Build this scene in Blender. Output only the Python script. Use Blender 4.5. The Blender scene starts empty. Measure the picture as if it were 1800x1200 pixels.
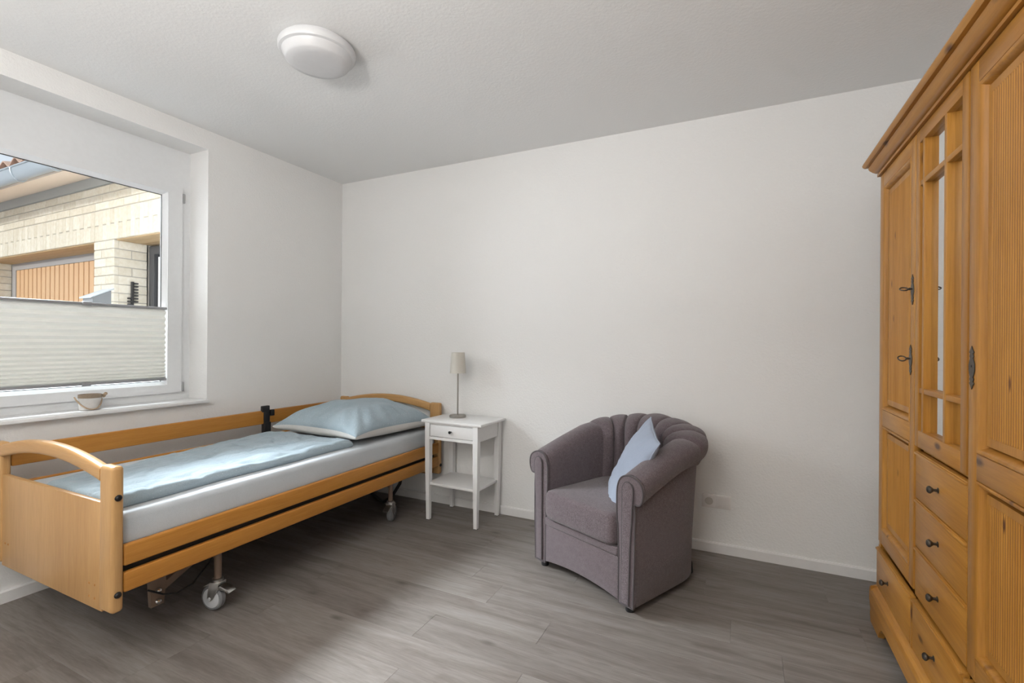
import bpy, bmesh, math, random
from mathutils import Vector, Matrix, noise

# ------------------------------------------------------------------ camera, world, lights
SC = bpy.context.scene
COL = SC.collection
PI = math.pi
YAW, ROLL = math.atan(403 / 840), 0.0066
cam = bpy.data.cameras.new('camera')
cam.sensor_width = 36.0
cam.lens = 36.0 * 840 / 1800
cam.shift_y = 1 / 1800
cam.clip_start = 0.02
co = bpy.data.objects.new('camera', cam)
COL.objects.link(co)
co.matrix_world = (Matrix.Translation((0, 0, 1.24)) @ Matrix.Rotation(YAW, 4, 'Z')
                   @ Matrix.Rotation(PI / 2, 4, 'X') @ Matrix.Rotation(ROLL, 4, 'Z'))
SC.camera = co

w = bpy.data.worlds.new('world')
SC.world = w
w.use_nodes = True
nt = w.node_tree
bg = nt.nodes['Background']
bg.inputs['Color'].default_value = (0.80, 0.90, 1.0, 1)
bg.inputs['Strength'].default_value = 0.9

SC.view_settings.view_transform = 'Standard'
SC.view_settings.look = 'None'
SC.view_settings.gamma = 1
SC.view_settings.use_curve_mapping = False
SC.view_settings.exposure = 0.05


def lamp(name, kind, loc, aim, energy, color=(1, 1, 1), size=None, size_y=None, angle=None, spread=None):
    l = bpy.data.lights.new(name, kind)
    l.energy = energy
    l.color = color
    if kind == 'AREA':
        l.shape = 'RECTANGLE'
        l.size, l.size_y = size, size_y
        if spread:
            l.spread = spread
    if angle:
        l.angle = angle
    o = bpy.data.objects.new(name, l)
    COL.objects.link(o)
    o.location = loc
    d = Vector(aim)
    o.rotation_euler = d.to_track_quat('-Z', 'Y').to_euler()
    return o


# low sun on the brick garage outside
lamp('sun', 'SUN', (-6, -6, 6), (0.05, 0.95, -0.11), 1.6, (1.0, 0.97, 0.91), angle=math.radians(4))
# bright open yard and sky beyond the bedside window, to the left of the garage
lamp('yard_daylight', 'AREA', (-6.6, -0.35, 2.2), (1.0, 0.42, -0.10), 160, (0.88, 0.95, 1.0), 3.4, 4.0, spread=math.radians(84))
# the brightest part of the sky, high above the yard
lamp('sky_daylight', 'AREA', (-6.0, 0.75, 4.4), (2.7, 0.2, -2.7), 820, (0.86, 0.94, 1.0), 3.6, 2.0, spread=math.radians(90))
# unseen fill lamp added at the left wall, behind the camera position
lamp('left_wall_fill', 'AREA', (-3.06, -0.55, 1.25), (1, 0.25, -0.02), 7, (0.96, 0.98, 1.0), 1.0, 2.1)
# light thrown up at the ceiling behind the camera, filling the room softly
lamp('ceiling_bounce', 'AREA', (-0.95, -0.8, 1.7), (-0.05, 0.1, 1), 96, (1.0, 0.98, 0.95), 0.7, 0.7)

# ------------------------------------------------------------------ materials
MATS = {}


def newmat(name):
    m = bpy.data.materials.new(name)
    m.use_nodes = True
    n = m.node_tree.nodes
    n.clear()
    out = n.new('ShaderNodeOutputMaterial')
    b = n.new('ShaderNodeBsdfPrincipled')
    m.node_tree.links.new(b.outputs[0], out.inputs[0])
    MATS[name] = m
    return m, n, m.node_tree.links, b


def coords(n, l, scale=(1, 1, 1), rnd=True):
    tc = n.new('ShaderNodeTexCoord')
    mp = n.new('ShaderNodeMapping')
    mp.inputs['Scale'].default_value = scale
    if rnd:
        oi = n.new('ShaderNodeObjectInfo')
        mul = n.new('ShaderNodeVectorMath')
        mul.operation = 'SCALE'
        mul.inputs[0].default_value = (17.3, 29.1, 41.7)
        l.new(oi.outputs['Random'], mul.inputs['Scale'])
        add = n.new('ShaderNodeVectorMath')
        l.new(tc.outputs['Object'], add.inputs[0])
        l.new(mul.outputs[0], add.inputs[1])
        l.new(add.outputs[0], mp.inputs['Vector'])
    else:
        l.new(tc.outputs['Object'], mp.inputs['Vector'])
    return mp.outputs[0]


def noise_tex(n, l, vec, scale, detail=4, rough=.55, dist=0):
    t = n.new('ShaderNodeTexNoise')
    t.inputs['Scale'].default_value = scale
    t.inputs['Detail'].default_value = detail
    t.inputs['Roughness'].default_value = rough
    t.inputs['Distortion'].default_value = dist
    l.new(vec, t.inputs['Vector'])
    return t.outputs['Fac']


def ramp(n, l, fac, stops):
    r = n.new('ShaderNodeValToRGB')
    e = r.color_ramp.elements
    while len(e) < len(stops):
        e.new(0.5)
    for i, (p, c) in enumerate(stops):
        e[i].position = p
        e[i].color = (c, c, c, 1) if isinstance(c, (int, float)) else (*c, 1)
    l.new(fac, r.inputs['Fac'])
    return r.outputs['Color']


def mix(n, l, fac, a, b, mode='MIX'):
    m = n.new('ShaderNodeMix')
    m.data_type = 'RGBA'
    m.blend_type = mode
    for sock, v in ((m.inputs[0], fac), (m.inputs[6], a), (m.inputs[7], b)):
        if isinstance(v, (int, float)):
            sock.default_value = v
        elif isinstance(v, tuple):
            sock.default_value = (*v, 1)
        else:
            l.new(v, sock)
    return m.outputs[2]


def bump(n, l, b, h, strength, dist):
    bp = n.new('ShaderNodeBump')
    bp.inputs['Strength'].default_value = strength
    bp.inputs['Distance'].default_value = dist
    l.new(h, bp.inputs['Height'])
    l.new(bp.outputs[0], b.inputs['Normal'])


def plain(name, col, rough=.5, metal=0, spec=None, bumpy=None, sheen=0):
    m, n, l, b = newmat(name)
    b.inputs['Base Color'].default_value = (*col, 1)
    b.inputs['Roughness'].default_value = rough
    b.inputs['Metallic'].default_value = metal
    if spec is not None:
        b.inputs['Specular IOR Level'].default_value = spec
    if sheen:
        b.inputs['Sheen Weight'].default_value = sheen
    v = coords(n, l)
    k = noise_tex(n, l, v, bumpy[0] if bumpy else 40, 3)
    c = ramp(n, l, k, [(0.3, tuple(x * .985 for x in col)), (0.7, tuple(min(1, x * 1.012) for x in col))])
    l.new(c, b.inputs['Base Color'])
    if bumpy:
        bump(n, l, b, k, bumpy[1], bumpy[2])
    return m


def wood(name, axis, lo, hi, knots=None, rough=.38, ring=26, contrast=(.3, .7), knotcol=(.10, .035, .012)):
    m, n, l, b = newmat(name)
    sc = [1, 1, 1]
    sc['xyz'.index(axis)] = .055
    v = coords(n, l, tuple(sc))
    k = noise_tex(n, l, v, ring, 6, .6, .6)
    c = ramp(n, l, k, [(contrast[0], lo), (contrast[1], hi)])
    k2 = noise_tex(n, l, v, ring * 7, 3)
    c = mix(n, l, .22, c, ramp(n, l, k2, [(.3, tuple(x * .6 for x in lo)), (.7, hi)]))
    k3 = noise_tex(n, l, v, 3.5, 3)
    c = mix(n, l, 1.0, c, ramp(n, l, k3, [(.3, (.84, .80, .76)), (.7, (1.06, 1.06, 1.05))]), 'MULTIPLY')
    if knots:
        sc2 = [1, 1, 1]
        sc2['xyz'.index(axis)] = .42
        vv = coords(n, l, tuple(sc2))
        vo = n.new('ShaderNodeTexVoronoi')
        vo.inputs['Scale'].default_value = knots
        l.new(vv, vo.inputs['Vector'])
        mask = ramp(n, l, vo.outputs['Distance'], [(.05, 1.0), (.13, 0.0)])
        sel = n.new('ShaderNodeSeparateColor')
        l.new(vo.outputs['Color'], sel.inputs[0])
        pick = ramp(n, l, sel.outputs[0], [(.24, 0.0), (.3, 1.0)])
        mk = mix(n, l, 1.0, mask, pick, 'MULTIPLY')
        c = mix(n, l, mk, c, knotcol)
    l.new(c, b.inputs['Base Color'])
    b.inputs['Roughness'].default_value = rough
    b.inputs['Coat Weight'].default_value = .04
    b.inputs['Coat Roughness'].default_value = .25
    b.inputs['Specular IOR Level'].default_value = .3
    bump(n, l, b, k, .12, .002)
    return m


def plaster(name, col, scale, strength, dist):
    m, n, l, b = newmat(name)
    b.inputs['Base Color'].default_value = (*col, 1)
    b.inputs['Roughness'].default_value = .85
    b.inputs['Specular IOR Level'].default_value = .2
    v = coords(n, l, rnd=False)
    k = noise_tex(n, l, v, scale, 3, .5)
    k = ramp(n, l, k, [(.38, 0.0), (.66, 1.0)])
    bump(n, l, b, k, strength, dist)
    return m


plaster('wall_paint', (.85, .843, .83), 95, .25, .003)
plaster('ceiling_paint', (.86, .86, .855), 80, .14, .003)
plain('white_gloss', (.82, .82, .82), .3)
plain('frame_white', (.80, .81, .82), .28)
plain('trim_white', (.80, .79, .78), .4)
plain('furniture_white', (.80, .795, .79), .35)
plain('lamp_plastic', (.68, .68, .69), .35)
plain('gasket', (.06, .06, .06), .6)
plain('grey_plastic', (.26, .26, .26), .45)
plain('hinge_grey', (.35, .35, .35), .4)
plain('black_plastic', (.012, .012, .013), .45)
plain('black_metal', (.015, .014, .014), .4, .5)
plain('iron', (.10, .085, .07), .42, .8)
plain('steel', (.62, .61, .59), .28, 1)
plain('chrome', (.75, .75, .75), .15, 1)
plain('taupe_metal', (.25, .175, .13), .4, .3)
plain('tyre_grey', (.22, .22, .23), .6)
plain('rim_white', (.62, .63, .65), .4)
plain('socket_white', (.80, .77, .75), .35)
plain('socket_hole', (.55, .52, .48), .6)
plain('nickel', (.36, .34, .31), .36, .9)
plain('rail_grey', (.36, .36, .37), .35, .4)
plain('bulb_glass', (.85, .85, .82), .3)
plain('dark_underside', (.035, .028, .024), .7)

wood('beech', 'z', (.54, .31, .125), (.63, .385, .17), rough=.36, ring=34)
wood('beech_x', 'x', (.54, .30, .115), (.63, .375, .16), rough=.36, ring=34)
wood('beech_rail', 'y', (.47, .20, .036), (.57, .265, .058), rough=.36, ring=34)
PL, PH = (.385, .160, .023), (.57, .275, .055)
wood('pine', 'z', PL, PH, 9, .36, 24)
wood('pine_h', 'y', PL, PH, 9, .36, 24)
wood('pine_panel', 'z', PL, PH, 13, .38, 20)
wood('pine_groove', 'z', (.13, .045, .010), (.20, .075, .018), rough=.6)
wood('pot_rim', 'x', (.26, .20, .15), (.36, .28, .21), rough=.6)

# floor planks: grey oak vinyl
m, n, l, b = newmat('floor_plank')
v = coords(n, l, (.09, 1, 1))
k = noise_tex(n, l, v, 16, 7, .62, .9)
c = ramp(n, l, k, [(.28, (.128, .106, .091)), (.5, (.198, .176, .160)), (.74, (.268, .248, .232))])
k2 = noise_tex(n, l, v, 150, 3)
c = mix(n, l, .25, c, ramp(n, l, k2, [(.3, (.104, .084, .072)), (.7, (.275, .253, .238))]))
vb = coords(n, l, (.32, 1, 1))
k3 = noise_tex(n, l, vb, 7.5, 4, .6, .5)
c = mix(n, l, ramp(n, l, k3, [(.59, 0.0), (.74, .6)]), c, (.115, .092, .078))
vo = n.new('ShaderNodeTexVoronoi')
vo.inputs['Scale'].default_value = 7.5
l.new(coords(n, l, (.45, 1, 1)), vo.inputs['Vector'])
sp_ = n.new('ShaderNodeSeparateColor')
l.new(vo.outputs['Color'], sp_.inputs[0])
kn_ = mix(n, l, 1.0, ramp(n, l, vo.outputs['Distance'], [(.03, .75), (.16, 0.0)]), ramp(n, l, sp_.outputs[0], [(.5, 0.0), (.56, 1.0)]), 'MULTIPLY')
c = mix(n, l, kn_, c, (.075, .06, .05))
oi = n.new('ShaderNodeObjectInfo')
c = mix(n, l, 1.0, c, ramp(n, l, oi.outputs['Random'], [(0, (.93, .92, .91)), (1, (1.05, 1.04, 1.03))]), 'MULTIPLY')
l.new(c, b.inputs['Base Color'])
l.new(ramp(n, l, k, [(.3, .50), (.7, .40)]), b.inputs['Roughness'])
b.inputs['Specular IOR Level'].default_value = .45
bump(n, l, b, k2, .12, .001)
plain('subfloor', (.07, .06, .055), .9)

# upholstery
m, n, l, b = newmat('grey_tweed')
v = coords(n, l)
k = noise_tex(n, l, v, 400, 3, .75)
k2 = noise_tex(n, l, v, 60, 2)
c = ramp(n, l, k, [(.32, (.050, .034, .037)), (.5, (.138, .106, .114)), (.68, (.31, .265, .285))])
c = mix(n, l, .3, c, ramp(n, l, k2, [(.3, (.085, .066, .071)), (.7, (.165, .136, .146))]))
l.new(c, b.inputs['Base Color'])
b.inputs['Roughness'].default_value = .92
b.inputs['Sheen Weight'].default_value = .25
b.inputs['Specular IOR Level'].default_value = .15
bump(n, l, b, k, .5, .003)
plain('tweed_piping', (.075, .062, .066), .9, bumpy=(300, .4, .002), sheen=.2)


def cloth(name, lo, hi, dots=None, scale=260, bs=.25, wrinkle=0):
    m, n, l, b = newmat(name)
    v = coords(n, l)
    k = noise_tex(n, l, v, scale, 3)
    k2 = noise_tex(n, l, v, 9, 4)
    c = ramp(n, l, k, [(.3, lo), (.7, hi)])
    c = mix(n, l, .35, c, ramp(n, l, k2, [(.35, lo), (.65, hi)]))
    if dots:
        vo = n.new('ShaderNodeTexVoronoi')
        vo.inputs['Scale'].default_value = dots
        vo.inputs['Randomness'].default_value = .25
        l.new(v, vo.inputs['Vector'])
        mk = ramp(n, l, vo.outputs['Distance'], [(.10, .55), (.16, 0.0)])
        c = mix(n, l, mk, c, (.55, .60, .64))
    l.new(c, b.inputs['Base Color'])
    b.inputs['Roughness'].default_value = .88
    b.inputs['Sheen Weight'].default_value = .15
    b.inputs['Specular IOR Level'].default_value = .2
    bump(n, l, b, k, bs, .0015)
    if wrinkle:
        wv = coords(n, l, (1, .45, 1))
        wk = noise_tex(n, l, wv, 9, 4, .55, .8)
        wk = ramp(n, l, wk, [(.40, 1.0), (.5, 0.0), (.60, 1.0)])
        b2 = n.new('ShaderNodeBump')
        b2.inputs['Strength'].default_value = wrinkle
        b2.inputs['Distance'].default_value = .012
        l.new(wk, b2.inputs['Height'])
        fine = [x for x in n if x.type == 'BUMP' and x is not b2 and x != b2][0]
        l.new(b2.outputs[0], fine.inputs['Normal'])
    return m


cloth('bedding_blue', (.285, .36, .405), (.375, .45, .495), dots=44, wrinkle=.14)
cloth('bedding_white', (.62, .62, .60), (.72, .72, .70))
cloth('sheet_grey', (.50, .535, .565), (.56, .595, .625))
cloth('cushion_blue', (.31, .355, .445), (.38, .43, .53), scale=420)
cloth('shade_linen', (.58, .55, .49), (.68, .65, .59), scale=500)
cloth('pot_ceramic', (.58, .56, .54), (.66, .64, .62), scale=60, bs=.1)
cloth('rope', (.36, .26, .17), (.50, .38, .27), scale=300)

# pleated blind: lets some daylight through
m, n, l, b = newmat('pleat_fabric')
b.inputs['Base Color'].default_value = (.80, .79, .74, 1)
b.inputs['Roughness'].default_value = .8
tr = n.new('ShaderNodeBsdfTranslucent')
tr.inputs['Color'].default_value = (.80, .79, .74, 1)
ms = n.new('ShaderNodeMixShader')
ms.inputs[0].default_value = .035
out = [x for x in n if x.type == 'OUTPUT_MATERIAL'][0]
l.new(b.outputs[0], ms.inputs[1])
l.new(tr.outputs[0], ms.inputs[2])
l.new(ms.outputs[0], out.inputs[0])

# window glass: see-through with a fresnel reflection
m, n, l, b = newmat('window_glass')
out = [x for x in n if x.type == 'OUTPUT_MATERIAL'][0]
tp = n.new('ShaderNodeBsdfTransparent')
gl = n.new('ShaderNodeBsdfGlossy')
gl.inputs['Roughness'].default_value = .02
fr = n.new('ShaderNodeFresnel')
fr.inputs['IOR'].default_value = 1.35
ms = n.new('ShaderNodeMixShader')
l.new(fr.outputs[0], ms.inputs[0])
l.new(tp.outputs[0], ms.inputs[1])
l.new(gl.outputs[0], ms.inputs[2])
l.new(ms.outputs[0], out.inputs[0])

plain('mirror', (.78, .79, .79), .03, 1)

# outdoors
m, n, l, b = newmat('yellow_brick')
v = coords(n, l)
k = noise_tex(n, l, v, 24, 5)
c = ramp(n, l, k, [(.3, (.80, .735, .60)), (.7, (.90, .86, .76))])
oi = n.new('ShaderNodeObjectInfo')
c = mix(n, l, 1.0, c, ramp(n, l, oi.outputs['Random'], [(0, (.88, .86, .82)), (1, (1.04, 1.04, 1.04))]), 'MULTIPLY')
l.new(c, b.inputs['Base Color'])
b.inputs['Roughness'].default_value = .85
bump(n, l, b, k, .3, .006)
plain('mortar', (.52, .48, .42), .9, bumpy=(60, .4, .004))
wood('soffit_wood', 'x', (.52, .36, .19), (.64, .47, .27), rough=.6)
plain('garage_gap', (.30, .17, .09), .7)
plain('garage_board', (.78, .50, .28), .55)
plain('frame_metal_grey', (.45, .44, .44), .45)
plain('zinc', (.50, .54, .57), .4, .5)
plain('box_grey', (.20, .21, .22), .5)
plain('peach_paint', (.88, .74, .62), .7)
plain('lead_grey', (.46, .48, .48), .6)
plain('clay_tile', (.62, .42, .32), .8)
plain('absorber_dark', (.12, .11, .10), .9)  # dark tone for the sheet that soaks up outdoor bounce light
plain('anthracite', (.05, .052, .06), .4)
plain('pavement', (.42, .40, .38), .9)


# ------------------------------------------------------------------ geometry helpers
class B:
    """collects shapes in one bmesh"""

    def __init__(s):
        s.bm = bmesh.new()

    def box(s, x0, x1, y0, y1, z0, z1, bev=0, seg=2):
        r = bmesh.ops.create_cube(s.bm, size=1)
        vs = r['verts']
        for v in vs:
            v.co = Vector(((x0 + x1) / 2 + v.co.x * (x1 - x0), (y0 + y1) / 2 + v.co.y * (y1 - y0),
                           (z0 + z1) / 2 + v.co.z * (z1 - z0)))
        if bev:
            es = list({e for v in vs for e in v.link_edges})
            bmesh.ops.bevel(s.bm, geom=es, offset=bev, segments=seg, affect='EDGES', profile=.5)
        return s

    def prism(s, pts, axis, a0, a1, bev=0, seg=2):
        """polygon pts in the two other axes, extruded along axis from a0 to a1"""
        ax = 'xyz'.index(axis)
        oth = [i for i in range(3) if i != ax]

        def mk(p, a):
            c = [0, 0, 0]
            c[oth[0]], c[oth[1]], c[ax] = p[0], p[1], a
            return s.bm.verts.new(c)
        A = [mk(p, a0) for p in pts]
        Bv = [mk(p, a1) for p in pts]
        f = [s.bm.faces.new(A), s.bm.faces.new(Bv)]
        N = len(pts)
        for i in range(N):
            f.append(s.bm.faces.new((A[i], A[(i + 1) % N], Bv[(i + 1) % N], Bv[i])))
        bmesh.ops.recalc_face_normals(s.bm, faces=f)
        if bev:
            es = list({e for q in f[:2] for e in q.edges})
            bmesh.ops.bevel(s.bm, geom=es, offset=bev, segments=seg, affect='EDGES', profile=.5)
        return s

    def loft(s, rings, closed=True, caps=True):
        R = [[s.bm.verts.new(p) for p in r] for r in rings]
        f = []
        N = len(R[0])
        for a, b_ in zip(R, R[1:]):
            for i in range(N if closed else N - 1):
                j = (i + 1) % N
                f.append(s.bm.faces.new((a[i], a[j], b_[j], b_[i])))
        if caps and closed:
            f.append(s.bm.faces.new(R[0]))
            f.append(s.bm.faces.new(R[-1]))
        bmesh.ops.recalc_face_normals(s.bm, faces=f)
        return s

    def lathe(s, prof, c, axis='z', n=28):
        """prof: (radius, height) along axis from c"""
        rings = []
        for r, hgt in prof:
            ring = []
            for i in range(n):
                t = 2 * PI * i / n
                u, v_ = max(r, 1e-4) * math.cos(t), max(r, 1e-4) * math.sin(t)
                p = {'z': (u, v_, hgt), 'x': (hgt, u, v_), 'y': (u, hgt, v_)}[axis]
                ring.append((c[0] + p[0], c[1] + p[1], c[2] + p[2]))
            rings.append(ring)
        return s.loft(rings)

    def tube(s, path, r, n=10, closed=False):
        P = [Vector(p) for p in path]
        rings = []
        up = Vector((0, 0, 1))
        prev = None
        N = len(P)
        for i, p in enumerate(P):
            if closed:
                t = (P[(i + 1) % N] - P[i - 1]).normalized()
            else:
                t = (P[min(i + 1, N - 1)] - P[max(i - 1, 0)]).normalized()
            if prev is None:
                a = t.cross(up)
                if a.length < .1:
                    a = t.cross(Vector((1, 0, 0)))
            else:
                a = prev - t * prev.dot(t)
            a.normalize()
            prev = a
            b_ = t.cross(a)
            rr = r[i] if isinstance(r, (list, tuple)) else r
            rings.append([p + rr * (math.cos(2 * PI * k / n) * a + math.sin(2 * PI * k / n) * b_) for k in range(n)])
        if closed:
            rings.append(rings[0])
            return s.loft(rings, caps=False)
        return s.loft(rings)

    def sphere(s, c, r, seg=14, sc=(1, 1, 1)):
        q = bmesh.ops.create_uvsphere(s.bm, u_segments=seg, v_segments=seg // 2 + 1, radius=r)
        for v in q['verts']:
            v.co = Vector((c[0] + v.co.x * sc[0], c[1] + v.co.y * sc[1], c[2] + v.co.z * sc[2]))
        return s


def wloc(o):
    p = Vector((0, 0, 0))
    while o is not None:
        p += o.location
        o = o.parent
    return p


def obj(name, bld, mat, parent=None, smooth=True, local=False, sub=0, org=None, label=None, ang=35):
    """one mesh object; geometry is given in world coordinates unless local"""
    bm = bld.bm
    me = bpy.data.meshes.new(name)
    bmesh.ops.remove_doubles(bm, verts=bm.verts, dist=1e-6)
    off = Vector((0, 0, 0))
    if not local:
        if parent is not None:
            off = wloc(parent)
        elif org is not None:
            off = Vector(org)
        bmesh.ops.translate(bm, verts=bm.verts, vec=-off)
    bm.to_mesh(me)
    bm.free()
    me.materials.append(MATS[mat])
    if smooth:
        for p in me.polygons:
            p.use_smooth = True
        me.set_sharp_from_angle(angle=math.radians(ang))
    o = bpy.data.objects.new(name, me)
    COL.objects.link(o)
    if parent is not None:
        o.parent = parent
    elif org is not None and not local:
        o.location = org
    if sub:
        s = o.modifiers.new('sub', 'SUBSURF')
        s.levels = s.render_levels = sub
    if label:
        o['label'] = label
    return o


def thing(name, label, cat, loc, rotz=0, group=None):
    o = bpy.data.objects.new(name, None)
    o.empty_display_size = .05
    COL.objects.link(o)
    o.location = loc
    o.rotation_euler = (0, 0, rotz)
    tag(o, label, cat, group)
    return o


def tag(o, label, cat, group=None):
    o['label'] = label
    o['category'] = cat
    if group:
        o['group'] = group
    return o


def struct(o):
    o['kind'] = 'structure'
    return o


def copy_mesh(o, parent, loc):
    c = o.copy()
    COL.objects.link(c)
    c.parent = parent
    c.location = loc
    return c


# ------------------------------------------------------------------ room shell
WL, WB, CE = -3.12, 3.09, 2.595      # left wall face, back wall face, ceiling
WR, WF = 1.16, -1.75                 # right wall face, wall behind the camera
NY0, NY1, NZ0, NZ1 = .785, 1.937, .838, 2.473   # window niche
XO = WL - .38                        # outside face of the left wall
FX = -3.31                           # face of the window frame

floor = struct(obj('floor', B().box(WL, WR, WF, WB, -.12, -.004), 'subfloor', smooth=False))
struct(obj('ceiling', B().box(XO, WR + .2, WF - .2, WB + .2, CE, CE + .2), 'ceiling_paint', smooth=False))
wl = B()
DY0, DY1, DZ = -1.05, -.05, 2.15     # unseen opening added for the side fill light
wl.box(XO, WL, NY1, WB + .2, -.12, CE).box(XO, WL, DY1, NY0, -.12, CE).box(XO, WL, WF - .2, DY0, -.12, CE)
wl.box(XO, WL, NY0, NY1, -.12, NZ0).box(XO, WL, NY0, NY1, NZ1, CE).box(XO, WL, DY0, DY1, DZ, CE)
lw_ = struct(obj('wall_left', wl, 'wall_paint', smooth=False))
obj('bounce_absorber', B().box(XO - .03, XO - .001, NY1 + .02, WB + .2, -.12, CE).box(XO - .03, XO - .001, WF, NY0 - .02, -.12, CE).box(XO - .03, XO - .001, NY0 - .02, NY1 + .02, -.12, NZ0 - .03).box(XO - .03, XO - .001, NY0 - .02, NY1 + .02, NZ1 - .1, CE), 'absorber_dark', lw_, smooth=False)  # unseen dark sheet added to cut light bouncing off the outer wall
struct(obj('wall_back', B().box(WL, WR + .2, WB, WB + .2, -.12, CE), 'wall_paint', smooth=False))
struct(obj('wall_right', B().box(WR, WR + .2, WF - .2, WB, -.12, CE), 'wall_paint', smooth=False))
struct(obj('wall_front', B().box(WL, WR + .2, WF - .2, WF, -.12, CE), 'wall_paint', smooth=False))


def skirting(name, pts_prof, axis, a0, a1):
    return struct(obj(name, B().prism(pts_prof, axis, a0, a1), 'trim_white', smooth=False))


skirting('baseboard_back', [(WB, 0), (WB - .014, 0), (WB - .014, .052), (WB - .008, .06), (WB, .06)], 'x', WL, WR)
skirting('baseboard_left', [(WL, 0), (WL + .014, 0), (WL + .014, .052), (WL + .008, .06), (WL, .06)], 'y', DY1, WB - .014)

# vinyl planks laid along the back wall
rng = random.Random(7)
PW, PLN, TH = .182, 1.24, .0038
protos = {}
y = WB
row = 0
while y > WF + .001:
    y0 = max(WF, y - PW)
    x = WL - rng.uniform(.05, PLN - .1)
    while x < WR:
        x0, x1 = max(x, WL), min(x + PLN, WR)
        if x1 - x0 > .02:
            full = (round(x1 - x0, 4), round(y - y0, 4))
            if full not in protos:
                L, W2 = full[0] / 2, full[1] / 2
                g, e = .0002, .0006
                bb = B()
                bb.loft([[(-L + g, -W2 + g, 0), (L - g, -W2 + g, 0), (L - g, W2 - g, 0), (-L + g, W2 - g, 0)],
                         [(-L + g, -W2 + g, TH - .0007), (L - g, -W2 + g, TH - .0007), (L - g, W2 - g, TH - .0007), (-L + g, W2 - g, TH - .0007)],
                         [(-L + g + e, -W2 + g + e, TH), (L - g - e, -W2 + g + e, TH), (L - g - e, W2 - g - e, TH), (-L + g + e, W2 - g - e, TH)]])
                o = obj('plank', bb, 'floor_plank', floor, smooth=False, local=True)
                protos[full] = o
                o.location = ((x0 + x1) / 2, (y + y0) / 2, -.004)
            else:
                copy_mesh(protos[full], floor, ((x0 + x1) / 2, (y + y0) / 2, -.004))
        x += PLN
    y -= PW
    row += 1

# ------------------------------------------------------------------ window
win = struct(bpy.data.objects.new('window_1', None))
COL.objects.link(win)
win.location = (FX, 1.36, NZ0)
GY0, GY1, GZ0, GZ1 = .955, 1.775, .974, 2.163     # glass
SY0, SY1, SZ0, SZ1 = .840, 1.882, .900, 2.232     # sash


def frame_boxes(b, x0, x1, a0, a1, c0, c1, i0, i1, j0, j1, bev=0):
    o = [(a0, c0), (a1, c0), (a1, c1), (a0, c1)]
    q = [(i0, j0), (i1, j0), (i1, j1), (i0, j1)]
    return b.loft([[(x, *p) for p in r] for x, r in ((x1, o), (x1, q), (x0, q), (x0, o), (x1, o))], caps=False)


obj('frame', frame_boxes(B(), FX - .07, FX, NY0, NY1, NZ0, NZ1, SY0 + .015, SY1 - .015, SZ0 + .015, SZ1 - .015, 0), 'frame_white', win, smooth=False)
sash = obj('sash', frame_boxes(B(), FX - .06, FX + .014, SY0, SY1, SZ0, SZ1, GY0 - .02, GY1 + .02, GZ0 - .02, GZ1 + .02, 0), 'frame_white', win, smooth=False)
bead = B()
gx = FX - .024
for (a, bq, c, d) in ((GY0 - .02, GY0, GZ0 - .02, GZ1 + .02), (GY1 + .02, GY1, GZ0 - .02, GZ1 + .02)):
    bead.prism([(FX + .010, a), (gx, a), (gx, bq), (gx + .008, bq)], 'z', c, d)
for (a, bq) in ((GZ0 - .02, GZ0), (GZ1 + .02, GZ1)):
    bead.prism([(FX + .010, a), (gx, a), (gx, bq), (gx + .008, bq)], 'y', GY0 - .02, GY1 + .02)
obj('glazing_bead', bead, 'frame_white', sash)
gk = B()
gk.box(gx, gx + .006, GY0, GY0 + .004, GZ0, GZ1).box(gx, gx + .006, GY1 - .004, GY1, GZ0, GZ1)
gk.box(gx, gx + .006, GY0, GY1, GZ0, GZ0 + .004).box(gx, gx + .006, GY0, GY1, GZ1 - .004, GZ1)
obj('gasket', gk, 'gasket', sash, smooth=False)
obj('glass_pane', B().box(gx - .005, gx, GY0 - .01, GY1 + .01, GZ0 - .01, GZ1 + .01), 'window_glass', sash, smooth=False)
for zc in (2.165, .935):
    hb = B().lathe([(.006, -.03), (.007, -.028), (.007, .028), (.006, .03)], (FX + .011, SY1 + .009, zc), 'z', 12)
    obj('hinge_cap', hb, 'hinge_grey', win)
sill = B().box(FX - .001, -3.085, NY0 + .001, NY1 - .001, NZ0, NZ0 + .018, .003)
obj('window_sill', sill, 'white_gloss', win)
# outside reveal sill (metal)
obj('outer_sill', B().box(XO - .04, FX - .07, NY0, NY1, NZ0, NZ0 + .128), 'frame_white', win, smooth=False)

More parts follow.
